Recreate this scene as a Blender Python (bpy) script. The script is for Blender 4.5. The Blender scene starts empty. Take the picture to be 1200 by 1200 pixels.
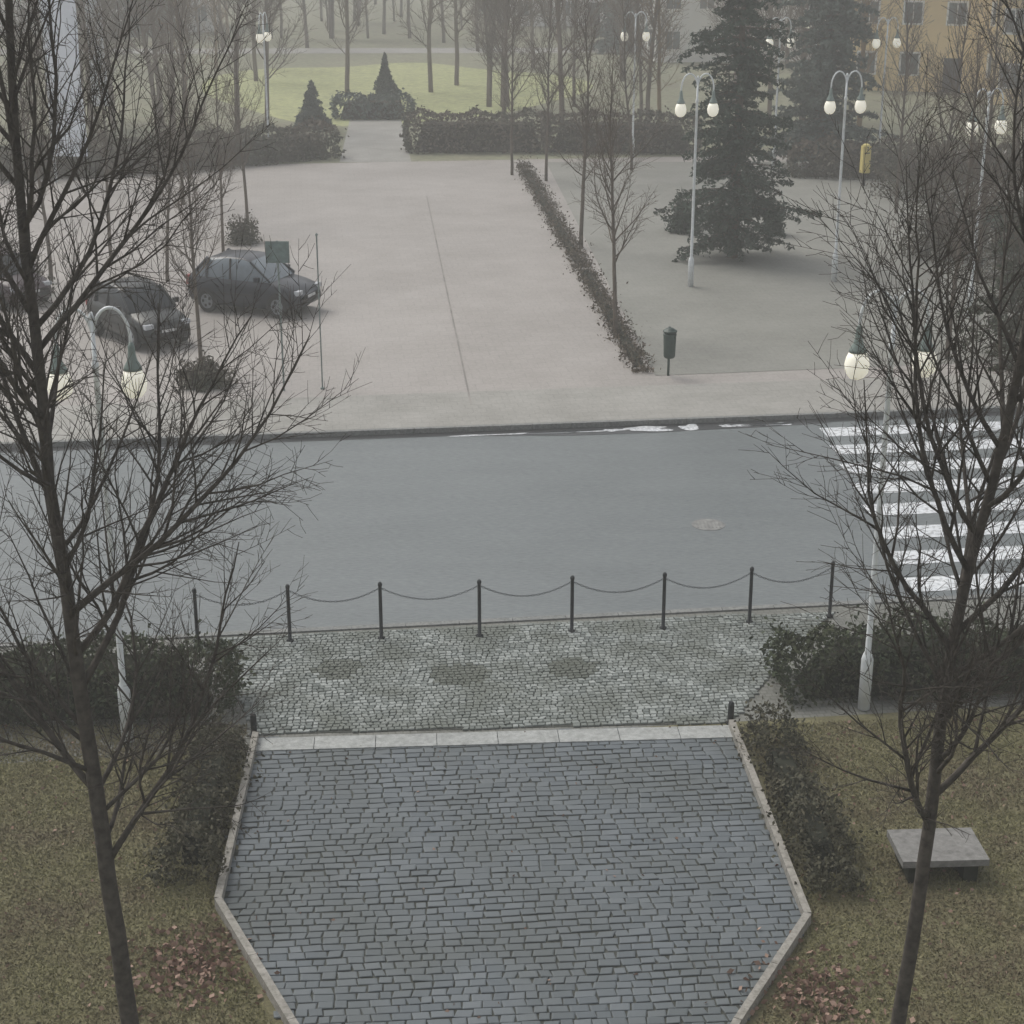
import bpy, math, random
import numpy as np
from mathutils import Vector, Matrix
random.seed(7)
S=bpy.context.scene
COL=S.collection
# ------------------------------------------------------------------ camera / image pixel to ground projection
H=13.0; F=2000.0; TH=math.atan(735/2000); CT,ST=math.cos(TH),math.sin(TH)
def gp(px,py,h=0.12):
    """image pixel coordinates -> ground position (metres) on the horizontal plane z=h"""
    v=py-600.; u=px-600.
    z=(H-h)/(ST+CT*v/F)
    return Vector((u/F*z, z*CT-(z*v/F)*ST, h))
cam=bpy.data.cameras.new("camera"); co=bpy.data.objects.new("camera",cam); COL.objects.link(co)
co.location=(0,0,H); co.rotation_euler=(math.pi/2-TH,0,0)
cam.sensor_width=36; cam.lens=60; cam.clip_end=6000; cam.clip_start=.1
S.camera=co
S.view_settings.view_transform='Standard'; S.view_settings.look='None'; S.view_settings.exposure=0
# ------------------------------------------------------------------ street frame
YAW=math.radians(7)
O=gp(600,724); R=Vector((math.cos(YAW),math.sin(YAW),0)); A=Vector((-math.sin(YAW),math.cos(YAW),0))
def st(u,v,z=0.12):
    p=O+R*u+A*v; return Vector((p.x,p.y,z))
def uv(p):
    d=p-O; return d.dot(R),d.dot(A)
# ------------------------------------------------------------------ materials
def newmat(name):
    m=bpy.data.materials.new(name); m.use_nodes=True
    nt=m.node_tree; b=nt.nodes["Principled BSDF"]; return m,nt,b
def N(nt,t,**k):
    n=nt.nodes.new(t)
    for a,v in k.items(): setattr(n,a,v)
    return n
def mix(nt,fac,a,b,mode='MIX'):
    n=N(nt,'ShaderNodeMix',data_type='RGBA',blend_type=mode)
    for s,v in ((0,fac),(6,a),(7,b)):
        if isinstance(v,bpy.types.NodeSocket): nt.links.new(v,n.inputs[s])
        else: n.inputs[s].default_value = v if s==0 else (*v[:3],1)
    return n.outputs[2]
def coords(nt,scale=(1,1,1),rot=0):
    t=N(nt,'ShaderNodeTexCoord'); m=N(nt,'ShaderNodeMapping')
    m.inputs['Scale'].default_value=scale; m.inputs['Rotation'].default_value=(0,0,rot)
    nt.links.new(t.outputs['Object'],m.inputs['Vector']); return m.outputs[0]
def noise(nt,vec,scale,detail=3,rough=.6):
    n=N(nt,'ShaderNodeTexNoise'); n.inputs['Scale'].default_value=scale; n.inputs['Detail'].default_value=min(detail,4)
    n.inputs['Roughness'].default_value=rough
    nt.links.new(vec,n.inputs['Vector']); return n.outputs[0]
def ramp(nt,fac,a,b):
    n=N(nt,'ShaderNodeMapRange'); n.inputs[1].default_value=a; n.inputs[2].default_value=b
    nt.links.new(fac,n.inputs[0]); return n.outputs[0]
def bump(nt,b,h,strength=.5,dist=.01):
    n=N(nt,'ShaderNodeBump'); n.inputs['Strength'].default_value=strength; n.inputs['Distance'].default_value=dist
    nt.links.new(h,n.inputs['Height']); nt.links.new(n.outputs[0],b.inputs['Normal'])
def mat_simple(name,c,rough=.6,metal=0,var=.25,scale=6,spec=.5):
    m,nt,b=newmat(name)
    v=coords(nt); n=ramp(nt,noise(nt,v,scale,2),.3,.7)
    d=tuple(x*(1-var) for x in c); l=tuple(min(1,x*(1+var)) for x in c)
    nt.links.new(mix(nt,n,d,l),b.inputs['Base Color'])
    b.inputs['Roughness'].default_value=rough; b.inputs['Metallic'].default_value=metal
    b.inputs['Specular IOR Level'].default_value=spec
    return m
def mat_ground(name,c1,c2,c3,big=.25,small=12,rough=.85,bs=.4,stretch=(1,1,1),r2=None,spec=.5,wear=(.4,.75)):
    m,nt,b=newmat(name)
    v=coords(nt,stretch,-YAW)
    n1=ramp(nt,noise(nt,v,big,4),.35,.65); n2=ramp(nt,noise(nt,v,small,3,.7),.3,.7); n3=ramp(nt,noise(nt,v,big*7,3),*wear)
    c=mix(nt,n1,c1,c2); c=mix(nt,n3,c,c3)
    c=mix(nt,.45,c,mix(nt,n2,tuple(x*.55 for x in c1),tuple(min(1,x*1.5) for x in c2)))
    nt.links.new(c,b.inputs['Base Color']); b.inputs['Roughness'].default_value=rough
    b.inputs['Specular IOR Level'].default_value=spec
    if r2 is not None:
        q=N(nt,'ShaderNodeMapRange'); q.inputs[1].default_value=.35;q.inputs[2].default_value=.65
        q.inputs[3].default_value=rough;q.inputs[4].default_value=r2
        nt.links.new(noise(nt,v,big*1.7,3),q.inputs[0]); nt.links.new(q.outputs[0],b.inputs['Roughness'])
    if bs: bump(nt,b,n2,bs,.01)
    return m
def mat_island(name,c1,c2,c3,rough=.8,nscale=1.2,trans=0,spec=.3):
    """per-piece colour variation plus large clumps"""
    m,nt,b=newmat(name)
    g=N(nt,'ShaderNodeNewGeometry'); v=coords(nt)
    c=mix(nt,g.outputs['Random Per Island'],c1,c2)
    n=ramp(nt,noise(nt,v,nscale,2),.4,.66)
    c=mix(nt,n,c,c3)
    nt.links.new(c,b.inputs['Base Color']); b.inputs['Roughness'].default_value=rough
    b.inputs['Specular IOR Level'].default_value=spec
    return m
M={}
M['asphalt']=mat_ground("asphalt_wet",(.130,.146,.150),(.170,.187,.190),(.108,.123,.128),big=.22,small=25,rough=.46,bs=.2,stretch=(.22,1,1),r2=.34)
M['gutter']=mat_ground("gutter_dark",(.04,.043,.046),(.06,.062,.065),(.03,.03,.03),big=.8,small=20,rough=.28,bs=.15)
M['kerb']=mat_ground("kerb_stone",(.18,.19,.19),(.25,.25,.24),(.11,.12,.11),big=1.5,small=18,rough=.8)
M['earth']=mat_ground("lawn_soil",(.125,.12,.06),(.185,.172,.095),(.11,.09,.06),big=.6,small=14,rough=.95,bs=.9)
M['park']=mat_ground("park_grass",(.18,.19,.12),(.25,.25,.165),(.20,.17,.13),big=.06,small=3,rough=.95,bs=0)
M['parkyellow']=mat_ground("park_grass_bright",(.30,.33,.15),(.42,.43,.21),(.25,.26,.15),big=.12,small=3,rough=.95,bs=0)
M['far']=mat_ground("far_ground",(.2,.2,.16),(.26,.25,.2),(.23,.2,.16),big=.02,small=.6,rough=1,bs=0)
M['mortar']=mat_ground("joint_sand",(.045,.048,.044),(.068,.072,.062),(.04,.047,.035),big=1,small=25,rough=.95,bs=0)
M['paint']=mat_ground("road_paint",(.66,.70,.74),(.80,.83,.86),(.20,.215,.225),big=1.1,small=9,rough=.55,bs=.1,wear=(.48,.62))
M['skyglint']=mat_ground("puddle_sky_glint",(.66,.69,.72),(.85,.87,.9),(.30,.33,.36),big=2,small=9,rough=.08,bs=0,wear=(.42,.62))  # bright sky reflection on the kerb puddles, painted into the base colour
M['puddle']=mat_simple("puddle_water",(.05,.055,.06),.03,0,.1,2,.9)
M['sett']=mat_island("slate_setts",(.098,.116,.129),(.145,.164,.177),(.10,.114,.116),rough=.64,nscale=.5,spec=.45)
M['cobble']=mat_island("granite_cobbles",(.14,.157,.148),(.35,.372,.358),(.155,.168,.15),rough=.75,nscale=1.1)
M['cobblemoss']=mat_island("granite_cobbles_mossy",(.09,.10,.085),(.17,.18,.16),(.12,.13,.11),rough=.85,nscale=1.1)
def mat_slabs(name,c1,c2,cm,bw,bh,rough=.8,big=.15):
    m,nt,b=newmat(name); v=coords(nt,(1,1,1),-YAW)
    br=N(nt,'ShaderNodeTexBrick'); nt.links.new(v,br.inputs['Vector'])
    br.inputs['Color1'].default_value=(*c1,1); br.inputs['Color2'].default_value=(*c2,1); br.inputs['Mortar'].default_value=(*cm,1)
    br.inputs['Scale'].default_value=1; br.inputs['Brick Width'].default_value=bw; br.inputs['Row Height'].default_value=bh
    br.inputs['Mortar Size'].default_value=.014; br.inputs['Mortar Smooth'].default_value=.4
    n=ramp(nt,noise(nt,v,big,4,.65),.35,.65); n2=ramp(nt,noise(nt,v,9,3),.3,.7)
    c=mix(nt,.5,br.outputs[0],mix(nt,n,tuple(x*.74 for x in c1),tuple(x*1.12 for x in c2)))
    c=mix(nt,.25,c,mix(nt,n2,tuple(x*.6 for x in c1),tuple(x*1.3 for x in c2)))
    nt.links.new(c,b.inputs['Base Color']); b.inputs['Roughness'].default_value=rough
    q=N(nt,'ShaderNodeMapRange'); q.inputs[1].default_value=.35;q.inputs[2].default_value=.65
    q.inputs[3].default_value=rough;q.inputs[4].default_value=rough*.8
    nt.links.new(noise(nt,v,big*2,3),q.inputs[0]); nt.links.new(q.outputs[0],b.inputs['Roughness'])
    return m
M['plaza']=mat_slabs("plaza_paving",(.325,.300,.278),(.38,.352,.33),(.22,.205,.19),.5,.5,.70)
M['plaza2']=mat_slabs("footway_paving",(.225,.224,.2),(.265,.262,.235),(.16,.16,.145),.4,.4,big=.2)
M['walk']=mat_slabs("sidewalk_paving",(.30,.29,.265),(.35,.34,.315),(.2,.195,.18),.35,.35,big=.4)
M['cobbleflat']=mat_slabs("cobble_strip",(.13,.135,.12),(.22,.22,.2),(.05,.05,.04),.12,.12,big=.6)
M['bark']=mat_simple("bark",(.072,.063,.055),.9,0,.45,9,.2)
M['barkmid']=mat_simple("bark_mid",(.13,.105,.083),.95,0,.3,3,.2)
M['barkfar']=mat_simple("bark_far",(.20,.165,.135),1,0,.25,.4,.1)  # paler than near bark: distance haze put into the colour
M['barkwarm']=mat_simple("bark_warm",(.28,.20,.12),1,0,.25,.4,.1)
M['hedge']=mat_island("hedge_leaves",(.028,.042,.022),(.075,.093,.05),(.055,.063,.032),nscale=1.5)
M['hedgeb']=mat_island("hedge_brown",(.085,.075,.055),(.16,.135,.105),(.075,.08,.05),nscale=.8)
M['shrubd']=mat_island("shrub_dark",(.050,.050,.032),(.115,.104,.068),(.065,.065,.04),nscale=1.2)
M['shrublow']=mat_island("shrub_low_brown",(.085,.068,.05),(.17,.135,.10),(.10,.085,.06),nscale=1.0)
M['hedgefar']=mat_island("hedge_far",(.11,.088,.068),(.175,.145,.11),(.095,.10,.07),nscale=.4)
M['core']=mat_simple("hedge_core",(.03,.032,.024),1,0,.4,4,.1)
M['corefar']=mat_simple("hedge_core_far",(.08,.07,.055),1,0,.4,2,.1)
M['spruce']=mat_island("spruce_needles",(.038,.06,.044),(.082,.115,.085),(.052,.075,.056),nscale=.9)
M['sprucefar']=mat_island("conifer_far",(.085,.115,.10),(.14,.17,.145),(.11,.135,.11),nscale=.5)  # lightened needles, aerial haze painted into the base colour
M['grass']=mat_island("grass_blades",(.15,.145,.07),(.27,.25,.13),(.175,.145,.09),nscale=.8)
M['leaf']=mat_island("fallen_leaves",(.20,.12,.09),(.40,.28,.22),(.28,.19,.15),nscale=3)
M['iron']=mat_simple("dark_iron",(.02,.023,.026),.5,.3)
M['lampmetal']=mat_simple("lamp_paint",(.72,.75,.76),.5,.1,.1)
M['lampcap']=mat_simple("lamp_cap",(.20,.25,.23),.5,.2,.15)
M['globe']=mat_simple("lamp_glass",(.92,.90,.80),.25,0,.03)
b_=M['globe'].node_tree.nodes["Principled BSDF"]; b_.inputs['Emission Color'].default_value=(1,.94,.76,1); b_.inputs['Emission Strength'].default_value=.38
M['frame']=mat_simple("window_frame",(.8,.8,.78),.6,0,.05)
M['bin']=mat_simple("bin_green",(.025,.05,.042),.45)
M['concrete']=mat_ground("concrete",(.31,.32,.315),(.38,.39,.38),(.24,.25,.235),big=1,small=10,rough=.85)
M['benchstone']=mat_ground("weathered_stone",(.18,.175,.17),(.23,.225,.215),(.12,.12,.11),big=1.5,small=9,rough=.85)
M['edge']=mat_ground("edge_stone",(.25,.235,.21),(.34,.32,.29),(.16,.16,.13),big=1.2,small=14,rough=.85)
# ------------------------------------------------------------------ mesh helpers
def obj(name,verts,faces,mats,parent=None,smooth=False,midx=None):
    me=bpy.data.meshes.new(name); me.from_pydata([tuple(v) for v in verts],[],faces)
    for m in (mats if isinstance(mats,(list,tuple)) else [mats]): me.materials.append(m)
    if midx is not None: me.polygons.foreach_set('material_index',midx)
    if smooth: me.polygons.foreach_set('use_smooth',[True]*len(me.polygons))
    me.update()
    o=bpy.data.objects.new(name,me); COL.objects.link(o)
    if parent: o.parent=parent
    return o
def empty(name,loc=(0,0,0),rot=0,scale=1):
    e=bpy.data.objects.new(name,None); e.empty_display_size=.3; COL.objects.link(e)
    e.location=loc; e.rotation_euler=(0,0,rot); e.scale=(scale,)*3; return e
class MB:
    """mesh builder collecting parts"""
    def __init__(s): s.v=[]; s.f=[]; s.m=[]
    def add(s,v,f,m=0):
        k=len(s.v); s.v+=[tuple(p) for p in v]; s.f+=[tuple(i+k for i in q) for q in f]; s.m+=[m]*len(f)
    def box(s,c,d,m=0,rot=0,top=1.0):
        x,y,z=d[0]/2,d[1]/2,d[2]/2; cs,sn=math.cos(rot),math.sin(rot); vs=[]
        for zz,k in ((-z,1),(z,top)):
            for a,b in ((-x,-y),(x,-y),(x,y),(-x,y)):
                a*=k;b*=k; vs.append((c[0]+a*cs-b*sn,c[1]+a*sn+b*cs,c[2]+zz))
        s.add(vs,[(0,3,2,1),(4,5,6,7),(0,1,5,4),(1,2,6,5),(2,3,7,6),(3,0,4,7)],m)
    def lathe(s,c,prof,n=16,m=0):
        vs=[];fs=[]
        for r,z in prof:
            for i in range(n):
                a=2*math.pi*i/n; vs.append((c[0]+r*math.cos(a),c[1]+r*math.sin(a),c[2]+z))
        for j in range(len(prof)-1):
            for i in range(n):
                i2=(i+1)%n; fs.append((j*n+i,j*n+i2,(j+1)*n+i2,(j+1)*n+i))
        fs.append(tuple(range(n))[::-1]); fs.append(tuple((len(prof)-1)*n+i for i in range(n)))
        s.add(vs,fs,m)
    def tube(s,pts,rad,n=6,m=0):
        pts=[Vector(p) for p in pts]; vs=[];fs=[]
        if not hasattr(rad,'__len__'): rad=[rad]*len(pts)
        up=None
        for i,p in enumerate(pts):
            d=(pts[min(i+1,len(pts)-1)]-pts[max(i-1,0)]).normalized()
            if up is None:
                up=d.orthogonal().normalized()
            a=(up-d*up.dot(d)).normalized(); up=a; b=d.cross(a)
            for k in range(n):
                t=2*math.pi*k/n; vs.append(p+(a*math.cos(t)+b*math.sin(t))*rad[i])
        for j in range(len(pts)-1):
            for k in range(n):
                k2=(k+1)%n; fs.append((j*n+k,j*n+k2,(j+1)*n+k2,(j+1)*n+k))
        fs.append(tuple(range(n))[::-1]); fs.append(tuple((len(pts)-1)*n+i for i in range(n)))
        s.add(vs,fs,m)
    def out(s,name,mats,parent=None,smooth=False): return obj(name,s.v,s.f,mats,parent,smooth,s.m)
def sheet(name,pts,m,parent=None): return obj(name,pts,[tuple(range(len(pts)))],m,parent)
def slab(name,pts,h,m,parent=None):
    n=len(pts); b=[Vector((p[0],p[1],p[2]-h)) for p in pts]
    return obj(name,list(pts)+b,[tuple(range(n))]+[((i+1)%n,i,n+i,n+(i+1)%n) for i in range(n)],m,parent)
def rect(u0,u1,v0,v1,z): return [st(u0,v0,z),st(u1,v0,z),st(u1,v1,z),st(u0,v1,z)]
# ------------------------------------------------------------------ ground layers
W=12.0   # street width
VP=uv(gp(500,189))[1]  # far end of the plaza
sheet("ground",[(-3000,-300,-.01),(3000,-300,-.01),(3000,5000,-.01),(-3000,5000,-.01)],M['far'])
sheet("street",rect(-150,150,0,W,0.0),M['asphalt'])
slab("front_lawn",rect(-60,60,-45,-4.6,.10),.11,M['earth'])
slab("sidewalk",rect(-150,150,-4.6,-.16,.10),.11,M['cobbleflat'])
slab("plaza_pavement",rect(-120,120,W+.16,VP,.12),.13,M['plaza'])
slab("park_lawn",rect(-300,300,VP,VP+330,.10),.11,M['park'])
def kerb(name,v,z,u0=-60,u1=60):
    b=MB(); u=u0
    while u<u1:
        L=1.0; c=st(u+L/2,v,z/2); b.box((c.x,c.y,z/2-.01),(L-.012,.15,z+.02),0,YAW); u+=L
    return b.out(name,M['kerb'])
kerb("kerb",-.08,.13); kerb("kerb",W+.08,.13)
sheet("gutter",rect(-60,60,W-.30,W-.004,.004),M['gutter'])
sheet("gutter",rect(-60,60,.004,.22,.004),M['gutter'])
sheet("far_sidewalk",rect(-60,60,W+.17,W+3.2,.124),M['walk'])
sheet("footway",[gp(768,440,.128),gp(1400,415,.128),gp(1400,188,.128),gp(640,190,.128)],M['plaza2'])
def strip(name,a,b,w,m,z):
    a=Vector((a.x,a.y,z)); b=Vector((b.x,b.y,z)); n=(b-a).normalized().cross(Vector((0,0,1)))*w/2
    return sheet(name,[a-n,a+n,b+n,b-n],m)
M['seam']=mat_simple("joint_dark",(.25,.232,.215),.8,0,.3,1.2)
strip("paving_joint",gp(500,230),gp(552,474),.05,M['seam'],.130)
def blob(name,c,ru,rv,m,z,n=40,seed=0,parent=None,amp=.16):
    rr=random.Random(seed); ph=[rr.uniform(0,6.28) for _ in range(5)]; pts=[]
    for i in range(n):
        a=2*math.pi*i/n; k=1+sum(math.sin(a*(j+2)+ph[j])*amp/(j*.5+1) for j in range(5))
        p=c+R*(math.cos(a)*ru*k)+A*(math.sin(a)*rv*k); pts.append((p.x,p.y,z))
    return sheet(name,pts,m,parent)
u,v=uv(gp(765,497,0)); blob("wet_patch",st(u,W-.36,0),4.3,.26,M['gutter'],.006,60,31,amp=.08)
for i,(px,ru,rv,mm) in enumerate([(540,.45,.05,'skyglint'),(590,.9,.05,'skyglint'),(650,.9,.10,'puddle'),(683,.35,.09,'skyglint'),(715,.25,.12,'skyglint'),(755,.60,.20,'skyglint'),(805,.30,.2,'skyglint'),(870,.22,.10,'skyglint'),(900,.5,.12,'puddle'),(918,.18,.12,'skyglint'),(850,.2,.1,'skyglint'),(180,.8,.1,'puddle')]):
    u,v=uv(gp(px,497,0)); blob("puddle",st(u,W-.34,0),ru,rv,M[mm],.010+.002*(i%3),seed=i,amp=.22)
b=MB(); c=gp(830,615,0); b.lathe((c.x,c.y,.001),[(.36,0),(.36,.006),(.33,.007)],28,0); b.lathe((c.x,c.y,.003),[(.31,0),(.31,.006)],28,1)
for i in range(-3,4):
    b.box((c.x+i*.08,c.y,.011),(.03,.4,.004),0)
b.out("manhole_cover",[mat_simple("manhole_ring",(.20,.20,.195),.6,.0),mat_simple("manhole_iron",(.23,.23,.22),.6,.0)])
zp=empty("zebra_crossing",(0,0,0))
for i in range(8):
    v=.55+i*1.42; u0=7.95+.125*v; sheet("stripe_%d"%i,rect(u0,u0+5.0,v,v+.72,.005),M['paint'],zp)
# ------------------------------------------------------------------ setts and cobbles
def inside(p,poly):
    c=False;n=len(poly);j=n-1
    for i in range(n):
        a,b2=poly[i],poly[j]
        if (a[1]>p[1])!=(b2[1]>p[1]) and p[0]<(b2[0]-a[0])*(p[1]-a[1])/(b2[1]-a[1])+a[0]: c=not c
        j=i
    return c
def setts(name,poly,w,d,mat,z,yaw,jit=.12,dome=.008,gap=.012,spots=(),mat2=None,wv=.012):
    rr=random.Random(3); r=Vector((math.cos(yaw),math.sin(yaw),0)); a=Vector((-math.sin(yaw),math.cos(yaw),0))
    us=[p.dot(r) for p in poly]; vs=[p.dot(a) for p in poly]; pl=list(zip(us,vs))
    V=[];Fc=[];mi=[]; v=min(vs)+d/2; row=0
    while v<max(vs):
        u=min(us)-rr.uniform(0,w)
        while u<max(us):
            ww=w*rr.uniform(1-jit*2,1+jit*2); cu=u+ww/2
            if inside((cu,v),pl):
                k=len(V); dz=rr.gauss(0,.003); g=gap
                hx,hy=ww/2-g*rr.uniform(.2,1),d/2-g*rr.uniform(.2,1); sk=rr.gauss(0,.01); tu,tv=rr.gauss(0,.02),rr.gauss(0,.02)
                wob=wv*math.sin(cu*1.7+row*.35)+wv*math.sin(cu*.6+row*.2)+rr.gauss(0,.004)
                cc=r*cu+a*v; m=0
                for sc,ru,rv in spots:
                    dd=cc-sc; 
                    if (dd.dot(r)/ru)**2+(dd.dot(a)/rv)**2<rr.uniform(.6,1.3): m=1
                for s,zz in ((1,-.012),(.975,-.001),(.84,dome)):
                    for x,y in ((-hx,-hy),(hx,-hy),(hx,hy),(-hx,hy)):
                        q=r*(cu+x*s+ (sk if y>0 else -sk))+a*(v+y*s+wob)
                        V.append((q.x,q.y,z+zz+dz+tu*x+tv*y))
                for j in (0,4):
                    for i in range(4): i2=(i+1)%4; Fc.append((k+j+i,k+j+i2,k+j+4+i2,k+j+4+i))
                Fc.append((k+8,k+9,k+10,k+11)); mi+=[m]*9
            u+=ww
        v+=d; row+=1
    return obj(name,V,Fc,[mat]+([mat2] if mat2 else []),midx=mi)
LE=[gp(300,866),gp(256,1062),gp(342,1205),gp(420,1330)]
RE=[gp(857,852),gp(946,1080),gp(864,1205),gp(790,1330)]
drive=[LE[0],LE[1],LE[2],LE[3],RE[3],RE[2],RE[1],RE[0]]
sheet("driveway_bed",[Vector((p.x,p.y,.112)) for p in drive],M['mortar'])
setts("driveway",drive,.225,.15,M['sett'],.126,math.radians(4.5),.16,.004,.013,wv=.018)
fore=[gp(300,860),gp(270,800),gp(225,748),gp(980,716),gp(905,790),gp(857,846)]
sheet("forecourt_bed",[Vector((p.x,p.y,.108)) for p in fore],M['mortar'])
setts("forecourt_cobbles",fore,.11,.105,M['cobble'],.12,math.radians(6.5),.1,.012,.009,[(gp(397,784),.42,.42),(gp(537,790),.55,.45),(gp(672,784),.45,.42)],M['cobblemoss'])
b=MB(); L0,L1=gp(296,874),gp(866,858); n=8; dd=(L1-L0); ang=math.atan2(dd.y,dd.x)
for i in range(n):
    c=L0+dd*((i+.5)/n); b.box((c.x,c.y,.10),(dd.length/n-.012,.42,.09+.004*random.random()),0,ang)
b.out("threshold_slabs",M['concrete'])
for nm,E in (("driveway_edging",LE),("driveway_edging",RE)):
    b=MB()
    for i in range(3):
        a0,a1=E[i],E[i+1]; L=(a1-a0).length; k=max(1,int(L/1.0)); ang=math.atan2((a1-a0).y,(a1-a0).x)
        for j in range(k):
            c=a0.lerp(a1,(j+.5)/k); b.box((c.x,c.y,.17),(L/k-.01,.10,.18),0,ang)
    b.out(nm,M['edge'])
for px,py in ((298,862),(856,848)):
    b=MB(); c=gp(px,py); b.lathe((c.x,c.y,.12),[(.05,0),(.05,.36),(.03,.4)],10); b.lathe((c.x,c.y,.12),[(.08,0),(.08,.03)],10); b.out("edge_post",M['iron'])
# ------------------------------------------------------------------ chain fence
fence=empty("chain_fence",(0,0,0))
posts=[(232,756),(340,751),(447,748),(562,745),(670,740),(777,736),(878,729),(972,722)]
PH=1.12; pp=[gp(*q) for q in posts]
for i,p in enumerate(pp):
    b=MB(); b.lathe((p.x,p.y,.11),[(.07,0),(.07,.03),(.034,.05),(.032,PH-.08),(.04,PH-.07),(.04,PH-.03),(.02,PH)],10); b.out("post_%d"%i,M['iron'],fence,True)
b=MB()
for i in range(len(pp)-1):
    a0=pp[i]+Vector((0,0,PH-.12)); a1=pp[i+1]+Vector((0,0,PH-.12)); n=34; L=(a1-a0)
    for j in range(n):
        t=(j+.5)/n; c=a0+L*t; c.z-=.25*(1-(2*t-1)**2)
        t2=t+.01; d=(L*.01+Vector((0,0,-.25*((1-(2*t2-1)**2)-(1-(2*t-1)**2))))).normalized()
        s=Vector((0,0,1)) if j%2 else Vector((-d.y,d.x,0)); s=(s-d*s.dot(d)).normalized()
        ring=[c+d*(.036*math.cos(q))+s*(.016*math.sin(q)) for q in [k*math.pi/4 for k in range(9)]]
        b.tube(ring,.005,4)
b.out("chain",mat_simple("chain_steel",(.12,.13,.14),.5,.4),fence)
# ------------------------------------------------------------------ foliage helpers
def leafquads(name,C,size,mat,seed=1,parent=None,flat=0.0,asp=.55,N0=None):
    rs=np.random.RandomState(seed); C=np.asarray(C,dtype=float); n=len(C)
    a=rs.normal(size=(n,3)); a[:,2]*=(1-flat); a/=np.linalg.norm(a,axis=1)[:,None]
    t=rs.normal(size=(n,3)); t[:,2]*=(1-flat); b=np.cross(a,t); b/=np.linalg.norm(b,axis=1)[:,None]
    s=(size*rs.uniform(.6,1.4,n))[:,None]
    V=np.empty((n,4,3)); V[:,0]=C-a*s; V[:,1]=C-b*s*asp; V[:,2]=C+a*s; V[:,3]=C+b*s*asp
    me=bpy.data.meshes.new(name); me.vertices.add(4*n); me.vertices.foreach_set('co',V.ravel())
    me.loops.add(4*n); me.loops.foreach_set('vertex_index',np.arange(4*n,dtype=np.int32))
    me.polygons.add(n); me.polygons.foreach_set('loop_start',np.arange(0,4*n,4,dtype=np.int32)); me.polygons.foreach_set('loop_total',np.full(n,4,dtype=np.int32))
    me.materials.append(mat); me.update(calc_edges=True)
    o=bpy.data.objects.new(name,me); COL.objects.link(o)
    if parent: o.parent=parent
    return o
def hedge(name,path,width,height,leaf,core,size=.05,dens=420,seed=1,rough=.12,twig=None,zb=.11,soft=False):
    """clipped hedge; soft=True gives a loose row of shrubs with a rounded, uneven outline"""
    rs=np.random.RandomState(seed); e=empty(name,(0,0,0)); C=[]; b=MB(); hr=height*1.4; 
    for i in range(len(path)-1):
        a,c=path[i],path[i+1]; L=(c-a).length; d=(c-a)/L; n=Vector((-d.y,d.x,0))
        ang=math.atan2(d.y,d.x); m=(a+c)/2; ph=rs.uniform(0,6,4)
        cw,ch=(.35,.5) if soft else (.6,.72)
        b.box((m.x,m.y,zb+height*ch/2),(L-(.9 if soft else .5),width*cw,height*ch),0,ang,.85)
        def put(l,z,o,x):
            lump=rough*(math.sin(l*2.1+ph[0])+math.sin(l*4.7+ph[1])*.6+math.sin(l*9.+ph[2])*.35)
            cr=1-.25*(abs(o)/(width/2))**4*(z/height)**3
            if soft: cr*=1-.35*(abs(o)/(width/2))**2*(z/height)
            z=z*cr*(1+lump*.7/height*(z/height)); o=o*(1+lump*.5+.12*math.sin(z*5+l*3))*cr
            dep=abs(rs.normal(0,.13 if soft else .08)); 
            if rs.rand()<.10: dep=-abs(rs.normal(0,.13))
            q=a+d*(l+x*dep)+n*(o*(1-dep/(width/2)))
            C.append((q.x,q.y,zb+max(.02,z-dep*(z/height))))
        k=int(L*(2*height+width)*dens)
        t=rs.uniform(-.01,1.01,k); s=rs.uniform(0,2*height+width,k)
        for j in range(k):
            if s[j]<height: z=s[j]; o=-width/2
            elif s[j]<height+width: z=height; o=s[j]-height-width/2
            else: z=s[j]-height-width; o=width/2
            put(t[j]*L,z,o,0)
        for sd,l in ((1,0),(-1,L)):
            for j in range(int(width*height*dens*1.2)):
                o=rs.uniform(-width/2,width/2); z=rs.uniform(0,height); bulge=.22*(1-(2*z/height-1)**2)+rs.normal(0,.05)
                put(l-sd*bulge,z,o,sd)
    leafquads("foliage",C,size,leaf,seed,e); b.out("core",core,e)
    return e
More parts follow.
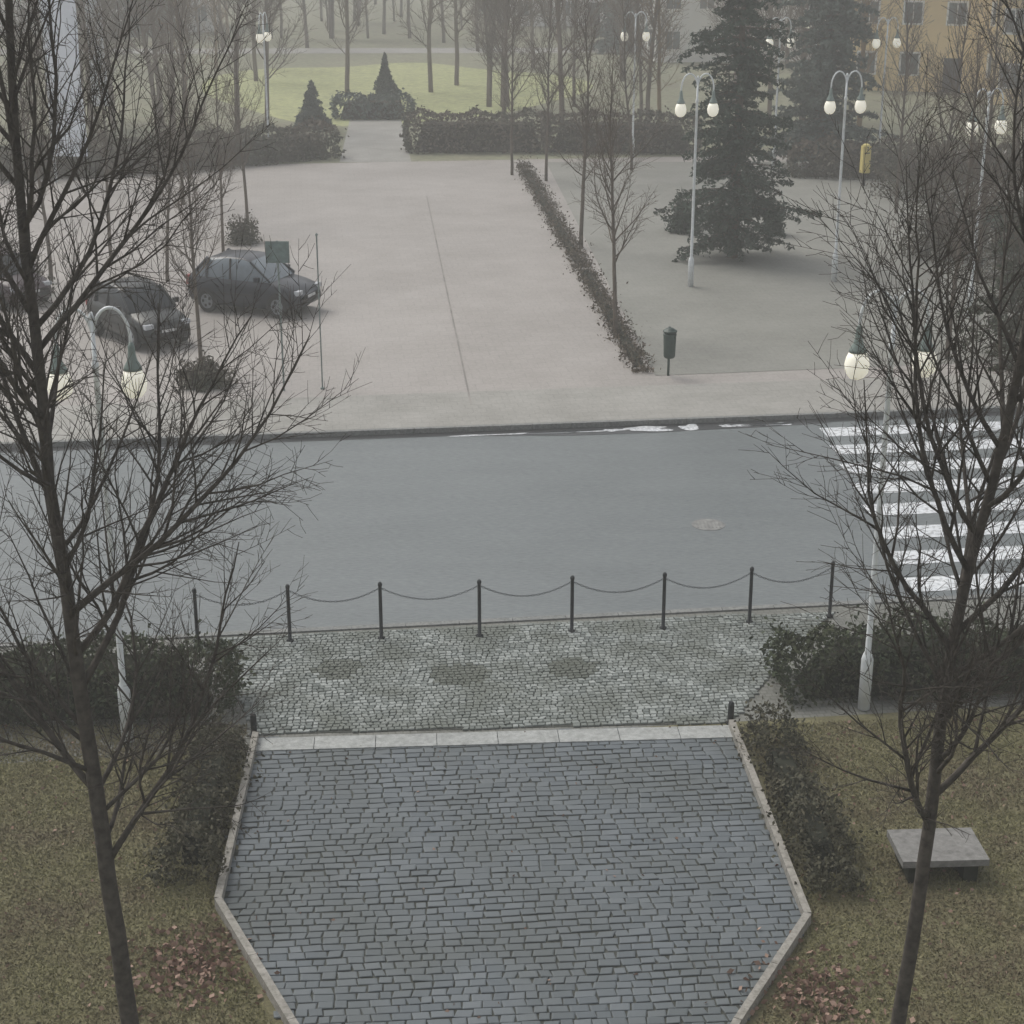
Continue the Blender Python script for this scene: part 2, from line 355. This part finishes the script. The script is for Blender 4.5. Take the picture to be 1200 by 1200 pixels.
# ------------------------------------------------------------------ bare trees
def tree_mesh(name,mat,height,r0,seed,n1=40,dens=(4,5,5),first=.2,ang=(38,60),spread=.30,sides=5,wander=.05,twigr=.004,up=.10,trunkw=.03,maxl=4,minL=.12):
    rr=random.Random(seed); b=MB()
    def rv(): return Vector((rr.gauss(0,1),rr.gauss(0,1),rr.gauss(0,1)))
    def child_dir(d,a):
        o=d.orthogonal().normalized(); o.rotate(Matrix.Rotation(rr.uniform(0,6.2832),3,d))
        return (d*math.cos(a)+o*math.sin(a)).normalized()
    def grow(p,d,L,r,lvl):
        seg={0:.5,1:.3,2:.3,3:.25,4:.3}[lvl]; n=max(2,min(26,int(L/seg))); pts=[p];rad=[r]; ds=[d]
        for i in range(n):
            w=trunkw if lvl==0 else wander*(1+.6*lvl)
            d=(d+rv()*w+Vector((0,0,(up/(1+.4*(lvl-1))) if lvl else .05))).normalized(); p=p+d*(L/n); t=(i+1)/n
            pts.append(p); ds.append(d); rad.append(max(twigr*.6,r*(1-t*(.85 if lvl else .86))))
        b.tube(pts,rad,{0:9,1:sides,2:4,3:3,4:3}[lvl])
        if lvl>=maxl: return
        cnt=n1 if lvl==0 else int(L*dens[lvl-1]+rr.random())
        for k in range(cnt):
            if lvl==0: t=first+(1-first)*(k+rr.random())/cnt*.97
            else: t=.10+.88*(k+rr.random())/cnt
            x=t*n; i=min(int(x),n-1); q=pts[i].lerp(pts[i+1],x-i); dd=ds[i+1]; rq=rad[i]+(rad[i+1]-rad[i])*(x-i)
            if lvl==0:
                tt=(t-first)/(1-first); a=math.radians(rr.uniform(*ang)*(1.12-.5*tt))
                L2=height*spread*(.5+.6*math.sin(math.pi*min(1,tt*.8+.2)))*rr.uniform(.5,1.15)*(1-.45*tt)
                r2=min(rq*.6,.008+L2*.0085)
            else:
                a=math.radians(rr.uniform(22,55)); L2=L*(1-.5*t)*rr.uniform(.28,.6); r2=max(twigr,min(rq*.6,L2*.012))
            if L2>minL: grow(q,child_dir(dd,a),L2,r2,lvl+1)
    grow(Vector((0,0,-.05)),Vector((0,0,1)),height,r0,0)
    me=bpy.data.meshes.new(name); me.from_pydata(b.v,[],b.f); me.materials.append(mat)
    me.polygons.foreach_set('use_smooth',[True]*len(me.polygons)); me.update()
    print("TREE",name,len(b.v)); return me
def place(name,me,p,rot=0,scale=1,parent=None):
    o=bpy.data.objects.new(name,me); COL.objects.link(o); o.location=p; o.rotation_euler=(0,0,rot); o.scale=(scale,)*3
    if parent: o.parent=parent
    return o
T1=tree_mesh("bare_tree_a",M['bark'],15.5,.108,11,n1=54,dens=(5.2,6.4,5.5),first=.17,ang=(32,58),spread=.27)
T2=tree_mesh("bare_tree_b",M['bark'],14.5,.09,29,n1=50,dens=(5.2,6.4,5.5),first=.22,ang=(32,60),spread=.28)
place("bare_tree",T1,gp(158,1240,.1),0.4); place("bare_tree",T2,gp(1046,1250,.1),2.1)
mids=[tree_mesh("small_tree_%d"%i,M['barkmid'],8,.07,40+i,n1=36,dens=(6,7,4),first=.26,spread=.29,twigr=.006,maxl=3,ang=(30,52),up=.12) for i in range(3)]
far=[]
for i in range(3):
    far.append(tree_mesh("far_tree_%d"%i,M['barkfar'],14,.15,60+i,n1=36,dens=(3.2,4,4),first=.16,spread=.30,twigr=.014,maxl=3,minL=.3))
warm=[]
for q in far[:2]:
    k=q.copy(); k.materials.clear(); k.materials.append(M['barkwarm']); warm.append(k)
for i,(px,py,s,k) in enumerate([(722,396,1.05,0),(681,290,1.2,1),(236,432,.95,2),(196,330,.95,0),(290,262,1.0,1),(262,300,.9,2),(130,300,1.05,1),(60,330,1.1,0),(40,250,1.1,2),(215,240,1.15,0),(640,212,1.1,2),(740,200,1.1,0),(600,205,1.1,1),(1085,300,1.2,0),(1145,330,1.3,1),(1180,270,1.4,2),(1110,420,1.15,1),(1190,440,1.2,0),(1050,250,1.2,2)]):
    place("street_tree",mids[k],gp(px,py),i*1.3,s)
dist=empty("distant_trees",(0,0,0)); rr=random.Random(5)
for i in range(150):
    py=rr.choice([172,160,150,140,125,110,95,80,60,45,35,25,15,5]); px=rr.uniform(-80,1280)
    if 320<px<545 and py>50: continue
    if py>70 and (800<px<850 or 1055<px<1110): continue
    p=gp(px,py,.1); place("tree_%d"%i,(warm[i%2] if (px>1030 or i%7==0) else far[i%3]),p,rr.uniform(0,6),rr.uniform(.7,1.2),dist)
for i,(px,py) in enumerate([(407,112),(505,108),(535,100),(360,56),(450,40),(480,45),(420,30),(560,60),(390,45),(520,50),(470,20),(440,5)]):
    place("tree_s%d"%i,far[i%3],gp(px,py,.1),i,1.1,dist)
# ------------------------------------------------------------------ conifers
def conifer(name,p,height,radius,leaf,seed=1,dens=1.0,low=.04,size=.09,ex=.62):
    rr=random.Random(seed); rs=np.random.RandomState(seed); e=empty(name,p); b=MB(); C=[]
    b.tube([(0,0,0),(0,0,height*.5),(0,0,height)],[radius*.09,radius*.05,.015],8)
    z=height*low
    while z<height*.985:
        t=z/height; Rr=radius*(1-t)**ex*(1+.16*math.sin(z*2.3+seed)); nb=max(4,int(11*(1-t*.5)))
        for k in range(nb):
            az=rr.uniform(0,6.283); L=Rr*rr.uniform(.55,1.18)*(1+.12*math.sin(az*2+z)); dr=Vector((math.cos(az),math.sin(az),0)); sd=Vector((-dr.y,dr.x,0))
            droop=rr.uniform(.12,.4); pts=[]
            for j in range(5):
                s=j/4; pts.append(Vector((0,0,z))+dr*(L*s)+Vector((0,0,-L*droop*s*s+L*.12*s)))
            b.tube(pts,[.025,.02,.015,.01,.006],3)
            m=int(L*46*dens)+5
            for _ in range(m):
                s=rr.uniform(.15,1.03); w=L*.26*(1.1-s)*rr.uniform(-1,1)+rr.gauss(0,.04)
                q=dr*(L*s)+sd*w; zz=z-L*droop*s*s+L*.12*s-abs(w)*.35+rr.gauss(-.05,.06)
                C.append((q.x,q.y,max(.03,zz)))
        z+=height*.018+.06
    leafquads("needles",C,size,leaf,seed,e,flat=.2,asp=.4); b.out("trunk_and_limbs",M['barkmid'],e)
    return e
conifer("spruce_tree",gp(858,302),14.2,2.25,M['spruce'],3,1.6,ex=.5)
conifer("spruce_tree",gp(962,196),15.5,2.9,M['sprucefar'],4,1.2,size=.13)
conifer("spruce_tree",gp(1225,420),7.5,2.0,M['hedge'],5,1.0,size=.09)
conifer("spruce_tree",gp(1250,330),9.0,3,M['spruce'],8,1.0,size=.10)
conifer("thuja_shrub",gp(452,122,.1),3.2,.9,M['spruce'],6,2.0,size=.1,ex=.9)
conifer("thuja_shrub",gp(366,150,.1),2.6,.9,M['sprucefar'],7,2.0,size=.1,ex=.6)
for i,(px,py,s) in enumerate([(30,20,16),(170,40,14),(600,22,15),(740,60,13),(1010,30,17)]):
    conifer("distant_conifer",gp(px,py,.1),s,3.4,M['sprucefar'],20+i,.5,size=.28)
# ------------------------------------------------------------------ hedges and shrubs
hedge("clipped_hedge",[gp(-260,842,.1),gp(265,827,.1)],1.3,1.15,M['hedge'],M['core'],.045,450,2,.16)
hedge("clipped_hedge",[gp(920,808,.1),gp(1500,790,.1)],1.3,1.1,M['hedge'],M['core'],.045,450,3,.22)
hedge("border_shrubs",[gp(258,885,.1),gp(222,1035,.1)],1.0,.7,M['shrubd'],M['core'],.035,560,4,.36,soft=True)
hedge("border_shrubs",[gp(900,872,.1),gp(978,1045,.1)],.95,.6,M['shrubd'],M['core'],.035,560,5,.36,soft=True)
hedge("low_hedge",[gp(612,196),gp(680,312),gp(752,436)],.8,.34,M['shrublow'],M['core'],.045,200,6,.40,soft=True)
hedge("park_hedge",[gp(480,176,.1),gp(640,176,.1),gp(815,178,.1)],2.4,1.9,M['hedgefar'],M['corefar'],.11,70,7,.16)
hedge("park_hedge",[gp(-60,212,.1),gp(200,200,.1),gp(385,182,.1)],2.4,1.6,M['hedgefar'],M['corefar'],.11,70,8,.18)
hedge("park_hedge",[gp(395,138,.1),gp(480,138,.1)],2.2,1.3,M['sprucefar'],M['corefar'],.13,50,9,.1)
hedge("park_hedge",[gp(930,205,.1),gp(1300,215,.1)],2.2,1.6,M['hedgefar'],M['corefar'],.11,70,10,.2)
def shrub(name,p,r,h,mat,seed,n=2500,size=.06):
    rs=np.random.RandomState(seed); C=[]
    while len(C)<n:
        d=rs.normal(size=3); d/=np.linalg.norm(d); d[2]=abs(d[2]); k=(1+.18*math.sin(d[0]*7+seed)+.15*math.sin(d[1]*9))*rs.uniform(.35,1.1)
        C.append((d[0]*r*k,d[1]*r*k,d[2]*h*k))
    e=empty(name,p); leafquads("foliage",C,size,mat,seed,e)
    b=MB(); rr=random.Random(seed)
    for i in range(40):
        a=rr.uniform(0,6.28); q=rr.uniform(.3,1.1); b.tube([(0,0,0),(math.cos(a)*r*.3*q,math.sin(a)*r*.3*q,h*.5),(math.cos(a)*r*.9*q,math.sin(a)*r*.9*q,h*(1.25-.3*q))],[.02,.014,.005],4)
    b.out("stems",M['barkmid'],e)
shrub("shrub",gp(240,452),.65,.7,M['hedgeb'],1)
shrub("shrub",gp(10,345),1.2,1.4,M['hedgeb'],2,3500,.07)
shrub("shrub",gp(800,272),.6,1.3,M['spruce'],3,1800,.07)
shrub("shrub",gp(905,275),.5,1.2,M['spruce'],4,1500,.07)
shrub("shrub",gp(285,285),.7,1.0,M['shrubd'],5,1500,.06)
for i,(px,py,r,h) in enumerate([(1095,300,1.6,3.0),(1150,290,2,3.4),(1200,330,2,3.2),(1070,230,1.8,2.6)]):
    shrub("large_shrub",gp(px,py),r,h,M['hedgeb'],10+i,4500,.06)
# ------------------------------------------------------------------ grass + leaves
rs=np.random.RandomState(9)
def scatter(poly,n):
    xs=[p.x for p in poly]; ys=[p.y for p in poly]; pl=[(p.x,p.y) for p in poly]; out=[]
    while len(out)<n:
        x,y=rs.uniform(min(xs),max(xs)),rs.uniform(min(ys),max(ys))
        if inside((x,y),pl): out.append((x,y))
    return out
def grass(name,poly,n):
    V=[];Fc=[]
    for x,y in scatter(poly,n):
        k=len(V); a=rs.uniform(0,6.28); h=rs.uniform(.015,.05); w=.012; lx,ly=rs.normal(0,.035,2)
        V+=[(x-math.cos(a)*w,y-math.sin(a)*w,.098),(x+math.cos(a)*w,y+math.sin(a)*w,.098),(x+lx,y+ly,.1+h)]; Fc.append((k,k+1,k+2))
    return obj(name,V,Fc,M['grass'])
LL=[gp(-60,850,.1),gp(290,850,.1),gp(250,1065,.1),gp(335,1230,.1),gp(-60,1230,.1)]
RL=[gp(872,850,.1),gp(1260,835,.1),gp(1260,1230,.1),gp(870,1230,.1),gp(952,1080,.1)]
grass("lawn_grass",LL,66000); grass("lawn_grass",RL,66000)
def leaves(name,c,r,n,seed):
    q=np.random.RandomState(seed); C=[(c.x+q.normal()*r*.5,c.y+q.normal()*r*.5,.125+q.uniform(0,.04)) for _ in range(n)]
    leafquads(name,C,.045,M['leaf'],seed,flat=.75,asp=.7)
leaves("fallen_leaves",gp(222,1135,.1),.9,500,1); leaves("fallen_leaves",gp(960,1165,.1),.8,380,2)
q=scatter(LL,250)+scatter(RL,450)+scatter(drive,70); leafquads("leaf_litter",[(x,y,.142) for x,y in q],.03,M['leaf'],5,flat=.85,asp=.7)
# ------------------------------------------------------------------ stone bench
c=gp(1096,1018,.1); e=empty("stone_bench",c,math.radians(3))
b=MB(); b.box((0,0,.34),(1.2,.85,.10),0); b.out("top_slab",M['benchstone'],e)
b=MB(); b.box((-.38,0,.145),(.2,.7,.29),0); b.box((.38,0,.145),(.2,.7,.29),0); b.out("legs",M['core'],e)
# ------------------------------------------------------------------ street lamps
def lamp(px,py,rot=0,h=7.15,base=.12):
    e=empty("street_lamp",gp(px,py,base),rot); b=MB()
    b.lathe((0,0,0),[(.10,0),(.10,.9),(.08,.98),(.05,1.05),(.042,h-1.0),(.055,h-.98),(.055,h-.9),(.035,h-.88),(.03,h-.25)],14,0)
    for s in (-1,1):
        pts=[]
        for k in range(15):
            a=math.pi*k/14; pts.append((s*(.27-.27*math.cos(a)),0,h-.55+.48*math.sin(a)))
        pts=[(0,0,h-.9)]+pts+[(s*.54,0,h-.62)]
        b.tube(pts,.026,8,0)
        b.lathe((s*.54,0,h-1.00),[(.14,-.02),(.13,.03),(.08,.12),(.06,.2),(.05,.34),(.03,.40)],16,1)
        b.lathe((s*.54,0,h-1.46),[(.03,0),(.11,.03),(.175,.12),(.195,.24),(.17,.36),(.13,.44)],16,2)
    b.lathe((0,0,h-.25),[(.03,0),(.05,.04),(.02,.12)],10,0)
    b.out("pole_and_lanterns",[M['lampmetal'],M['lampcap'],M['globe']],e,True)
for px,py,r in [(809,336,.1),(977,330,.2),(316,188,1.35),(741,186,.1),(906,200,.3),(1028,200,.3),(1012,830,.12),(150,868,.12),(1135,372,.4),(950,160,.3)]:
    lamp(px,py,r)
# ------------------------------------------------------------------ litter bin, signs, mailbox
e=empty("litter_bin",gp(783,440)); b=MB()
b.lathe((0,0,0),[(.035,0),(.035,1.4)],8,0); b.lathe((0,-.14,.55),[(.13,0),(.16,.04),(.18,.62),(.19,.64),(.19,.68),(.16,.70)],16,0)
b.lathe((0,-.14,1.29),[(.20,0),(.20,.03),(.10,.10),(.02,.12)],16,0); b.box((0,.0,.9),(.06,.12,.3),0)
for k in range(3):
    a=k*2.1; b.box((.16*math.cos(a),-.14+.16*math.sin(a),1.27),(.02,.02,.12),0)
b.out("bin_body",M['bin'],e)
M['signgreen']=mat_simple("sign_green",(.15,.20,.19),.5)
M['grey']=mat_simple("galvanised",(.22,.26,.25),.5,.4)
e=empty("parking_sign",gp(333,458)); b=MB(); b.tube([(0,0,0),(0,0,4.1)],.026,8,0); b.box((0,-.045,3.8),(.6,.02,.55),1); b.box((0,-.03,3.8),(.63,.008,.58),0)
b.out("pole_and_plate",[M['grey'],M['signgreen']],e)
e=empty("sign_pole",gp(378,456)); b=MB(); b.tube([(0,0,0),(0,0,4.2)],.02,8,0); b.lathe((0,0,4.2),[(.03,0),(.04,.03),(.01,.07)],8,0); b.lathe((0,0,0),[(.06,0),(.06,.05)],8,0); b.out("pole",M['grey'],e)
M['yellow']=mat_simple("mailbox_yellow",(.70,.58,.20),.5,0,.08)
e=empty("yellow_mailbox",gp(1012,218),.2); b=MB(); b.box((0,0,.3),(.1,.1,.6),1); b.box((0,0,1.2),(.38,.3,1.2),0); b.lathe((0,0,1.78),[(.18,0),(.16,.08),(.08,.12)],12,0); b.box((0,-.155,1.5),(.24,.01,.04),1); b.out("box_on_post",[M['yellow'],M['iron']],e)
def banner(px,py,h,w):
    e=empty("banner_flag",gp(px,py,.1)); b=MB(); b.tube([(0,0,0),(0,0,h)],[.07,.04],10,0); V=[];Fc=[]
    for j in range(27):
        z=1.2+(h-1.5)*j/26
        for k in range(7):
            V.append((.06+w*k/6,.12*math.sin(k*1.1+j*.5)*k/6,z))
    for j in range(26):
        for k in range(6): Fc.append((j*7+k,j*7+k+1,j*7+k+8,j*7+k+7))
    b.add(V,Fc,1); b.tube([(0,0,h-.2),(w+.1,0,h-.2)],.02,6,0)
    b.out("pole_and_cloth",[M['lampmetal'],M['cloth']],e)
M['cloth']=mat_simple("flag_cloth",(.80,.84,.90),.8,0,.06,1)
banner(66,214,12,1.5); banner(110,150,12,.9)
# ------------------------------------------------------------------ cars
M['tyre']=mat_simple("tyre",(.015,.015,.015),.8); M['rim']=mat_simple("rim",(.22,.24,.26),.35,.6); M['glass']=mat_simple("car_glass",(.16,.19,.215),.1,0,.1)
M['headl']=mat_simple("headlight",(.45,.47,.5),.15); M['tail']=mat_simple("taillight",(.35,.02,.02),.3); M['plate']=mat_simple("plate",(.6,.6,.6),.5); M['trim']=mat_simple("black_trim",(.015,.015,.017),.6)
M['glassd']=mat_simple("car_glass_dark",(.02,.025,.03),.15,0,.1,6,.3); M['glassw']=mat_simple("window_glass",(.12,.14,.15),.1,0,.2,.7)
def car(p,heading,color,L=3.75,sc=(1,1,1),gl=None,name="parked_car"):
    paint,nt,bs=newmat("car_paint"); bs.inputs['Base Color'].default_value=(*color,1); bs.inputs['Roughness'].default_value=.36; bs.inputs['Specular IOR Level'].default_value=.45; bs.inputs['Coat Weight'].default_value=.15
    gl=gl or M['glass']
    e=empty(name,p,heading); e.scale=sc; k=L/3.7
    stn=[(0.0,.58,.36,.56),(.05,.70,.28,.64),(.2,.77,.22,.72),(.5,.81,.2,.80),(.95,.825,.2,.88),(1.2,.83,.2,.93),(2.0,.835,.2,.95),(2.9,.83,.2,.97),(3.35,.81,.22,.97),(3.6,.77,.28,.93),(3.68,.70,.36,.80),(3.7,.60,.4,.6)]
    V=[];Fc=[];nr=12
    for x,w,zb,zt in stn:
        h=zt-zb; ring=[(-w*.86,zb),(-w*.97,zb+h*.15),(-w,zb+h*.4),(-w*.985,zb+h*.72),(-w*.93,zb+h*.93),(-w*.8,zt),(w*.8,zt),(w*.93,zb+h*.93),(w*.985,zb+h*.72),(w,zb+h*.4),(w*.97,zb+h*.15),(w*.86,zb)]
        V+=[((1.85-x)*k,y,z+ (0.015 if abs(y)<w*.81 and z==zt else 0)) for y,z in ring]
    for j in range(len(stn)-1):
        for i in range(nr): i2=(i+1)%nr; Fc.append((j*nr+i,j*nr+i2,(j+1)*nr+i2,(j+1)*nr+i))
    Fc.append(tuple(range(nr))); Fc.append(tuple((len(stn)-1)*nr+i for i in range(nr))[::-1])
    b=MB(); b.add(V,Fc,0)
    o=b.out("body",[paint],e,True)
    g=[(.92,.74,.72,.90),(1.22,.75,.68,1.16),(1.6,.755,.60,1.40),(1.85,.76,.60,1.455),(2.4,.76,.60,1.47),(2.95,.75,.58,1.43),(3.2,.74,.60,1.30),(3.5,.71,.66,.98)]
    V=[];Fc=[];mi=[]
    for x,wb,wt,zt in g:
        V+=[((1.85-x)*k,y,z) for y,z in [(-wb,.90),(-(wb+wt)/2-.03,.90+(zt-.9)*.55),(-wt,zt-.03),(-wt*.8,zt),(wt*.8,zt),(wt,zt-.03),((wb+wt)/2+.03,.90+(zt-.9)*.55),(wb,.90)]]
    for j in range(len(g)-1):
        for i in range(7):
            Fc.append((j*8+i,j*8+i+1,j*8+9+i,j*8+8+i)); top=i in(2,3,4)
            mi.append(0 if (top and 2<=j<=5) else 1)
    o=obj("cabin",V,Fc,[paint,gl],e,True,mi)
    b=MB()
    for s in (-1,1):
        b.tube([((1.85-.92)*k,s*.745,.92),((1.85-1.6)*k,s*.625,1.39)],.03,6,0)
        b.tube([((1.85-2.2)*k,s*.79,.92),((1.85-2.25)*k,s*.62,1.43)],.035,6,1)
        b.tube([((1.85-3.0)*k,s*.77,.92),((1.85-2.98)*k,s*.61,1.41),],.05,6,0)
        b.tube([((1.85-3.5)*k,s*.70,.95),((1.85-3.0)*k,s*.6,1.42)],.05,6,0)
        b.box(((1.85-1.25)*k,s*.93,1.0),(.12,.16,.12),0)
        b.box(((1.85-2.05)*k,s*.842,.55),(1.2,.012,.05),1)
        b.box(((1.85-2.2)*k,s*.832,.80),(.14,.03,.03),1)
        for x in (.68,2.98):
            cx=(1.85-x)*k
            ring=[(cx+.36*math.cos(a),s*.80,.31+.36*math.sin(a)) for a in [math.pi*i/14 for i in range(15)]]
            vs=[(q[0],s*.846,q[2]) for q in ring]+[(cx+.36,s*.846,.2),(cx-.36,s*.846,.2)]
            b.add(vs,[tuple(range(15))+(16,15)] ,1)
    b.box((1.83*k,0,.42),(.08,1.1,.12),1); b.box((1.85*k,0,.5),(.03,.45,.1),3); b.box((-1.86*k,0,.62),(.03,.45,.1),3); b.box((-1.82*k,0,.38),(.08,1.2,.1),1)
    for s in (-1,1):
        b.box((1.74*k,s*.58,.66),(.17,.26,.11),2); b.box((-1.80*k,s*.66,.82),(.10,.16,.24),4)
    b.out("details",[paint,M['trim'],M['headl'],M['plate'],M['tail']],e)
    for i,(x,s) in enumerate(((.68,-1),(.68,1),(2.98,-1),(2.98,1))):
        b=MB(); n=24; cx=(1.85-x)*k; prof=[(.20,.0),(.29,.0),(.31,.04),(.31,.16),(.29,.2),(.2,.2)]
        V=[];Fc=[]
        for r,y in prof:
            for q in range(n): a=2*math.pi*q/n; V.append((cx+r*math.cos(a),s*(.66+y),.31+r*math.sin(a)))
        for j in range(5):
            for q in range(n): Fc.append((j*n+q,j*n+(q+1)%n,(j+1)*n+(q+1)%n,(j+1)*n+q))
        b.add(V,Fc,0); V=[(cx+.2*math.cos(2*math.pi*q/n),s*.855,.31+.2*math.sin(2*math.pi*q/n)) for q in range(n)]
        b.add(V,[tuple(range(n))],1)
        for q in range(5):
            a=q*1.2566+.6; b.box((cx+.12*math.cos(a),s*.858,.31+.12*math.sin(a)),(.07,.006,.07),0)
        b.out("wheel_%d"%i,[M['tyre'],M['rim']],e)
    return e
car(gp(300,362),math.radians(-20),(.016,.020,.030),3.8,(1.06,1.14,1.22))
car(gp(164,396),math.radians(-50),(.006,.009,.009),3.7,(1,1.05,1.15),M['glassd'])
car(gp(2,352),math.radians(-40),(.03,.012,.02),3.7,(1,1.05,1.1),M['glassd'])
# ------------------------------------------------------------------ park path + buildings
sheet("park_path",[gp(398,190,.106),gp(482,190,.106),gp(470,140,.106),gp(410,140,.106)],M['walk'])
c=gp(455,104,.104); blob("meadow",c,11.5,19,M['parkyellow'],.104,70,4,amp=.10)
sheet("park_path",[gp(-200,64,.108),gp(1400,60,.108),gp(1400,54,.108),gp(-200,58,.108)],M['walk'])
def house(name,p,w,d,h,rot,wall,roof,fl=2,nx=5):
    e=empty(name,p,rot); b=MB(); b.box((0,0,h/2),(w,d,h),0); b.out("walls",wall,e)
    b=MB(); o=.5; hh=d*.42
    V=[(-w/2-o,-d/2-o,h-.1),(w/2+o,-d/2-o,h-.1),(w/2+o,d/2+o,h-.1),(-w/2-o,d/2+o,h-.1),(-w/2-o,0,h+hh),(w/2+o,0,h+hh)]
    b.add(V,[(0,1,5,4),(2,3,4,5),(0,4,3),(1,2,5),(3,2,1,0)],0); b.box((w*.2,1,h+hh*.8),(.7,.7,2),0); b.out("roof",roof,e)
    b=MB(); fh=h/fl
    for f in range(fl):
        for i in range(nx):
            x=-w/2+w*(i+.5)/nx; z=fh*(f+.55)
            if f==0 and i==nx//2:
                b.box((x,-d/2-.02,1.1),(1.2,.1,2.2),2); continue
            b.box((x,-d/2-.01,z),(1.35,.06,1.55),1); b.box((x,-d/2-.03,z),(1.1,.06,1.3),0); b.box((x,-d/2-.05,z),(.06,.06,1.3),1)
        for i in range(2):
            for s in (-1,1):
                y=-d/2+d*(i+.5)/2; b.box((s*(w/2+.01),y,z),(.06,1.3,1.5),1); b.box((s*(w/2+.03),y,z),(.06,1.05,1.25),0)
    b.out("windows_and_door",[M['glassw'],M['frame'],M['trim']],e)
ww=mat_simple("wall_white",(.80,.80,.78),.9,0,.05,.5); wy=mat_simple("wall_ochre",(.80,.64,.36),.9,0,.08,.5); rf=mat_simple("roof_tile",(.30,.22,.19),.9,0,.15,1); rg=mat_simple("roof_slate",(.3,.31,.33),.9,0,.15,1)
house("white_house",gp(850,66,.1),13,9,6,.1,ww,rg)
house("ochre_house",gp(1115,100,.1),14,9,6.5,-.25,wy,rf)
house("ochre_house",gp(1290,120,.1),12,9,6.5,-.5,wy,rf)
house("white_house",gp(690,26,.1),16,10,6,.05,ww,rf,2,7)
house("white_house",gp(120,34,.1),22,10,6,.15,ww,rg,2,7)
# ------------------------------------------------------------------ winter mist: a real, thin scattering volume over the whole district
m=bpy.data.materials.new("mist_air"); m.use_nodes=True; nt=m.node_tree; nt.nodes.clear()
o=N(nt,'ShaderNodeOutputMaterial'); vs=N(nt,'ShaderNodeVolumeScatter'); vs.inputs['Density'].default_value=.0032; vs.inputs['Color'].default_value=(.985,.98,.945,1); vs.inputs['Anisotropy'].default_value=.2
nt.links.new(vs.outputs[0],o.inputs['Volume'])
b=MB(); b.box((0,190,14.5),(520,520,35)); b.out("mist",m)
# ------------------------------------------------------------------ light
w=bpy.data.worlds.new("World"); S.world=w; w.use_nodes=True; nt=w.node_tree; bg=nt.nodes['Background']
sky=N(nt,'ShaderNodeTexSky',sky_type='NISHITA'); sky.sun_disc=False; EL,AZ=math.radians(52),math.radians(-48)
sky.sun_elevation=EL; sky.sun_rotation=AZ; sky.air_density=1.4; sky.dust_density=3
hs=N(nt,'ShaderNodeHueSaturation'); hs.inputs['Saturation'].default_value=.22
nt.links.new(sky.outputs[0],hs.inputs['Color']); nt.links.new(hs.outputs[0],bg.inputs['Color']); bg.inputs['Strength'].default_value=.15
l=bpy.data.lights.new("sun",'SUN'); l.energy=1.5; l.angle=math.radians(35); l.color=(1,.95,.84); lo=bpy.data.objects.new("sun",l); COL.objects.link(lo)
d=Vector((math.sin(AZ)*math.cos(EL),math.cos(AZ)*math.cos(EL),math.sin(EL)))
lo.rotation_euler=d.to_track_quat('Z','Y').to_euler()
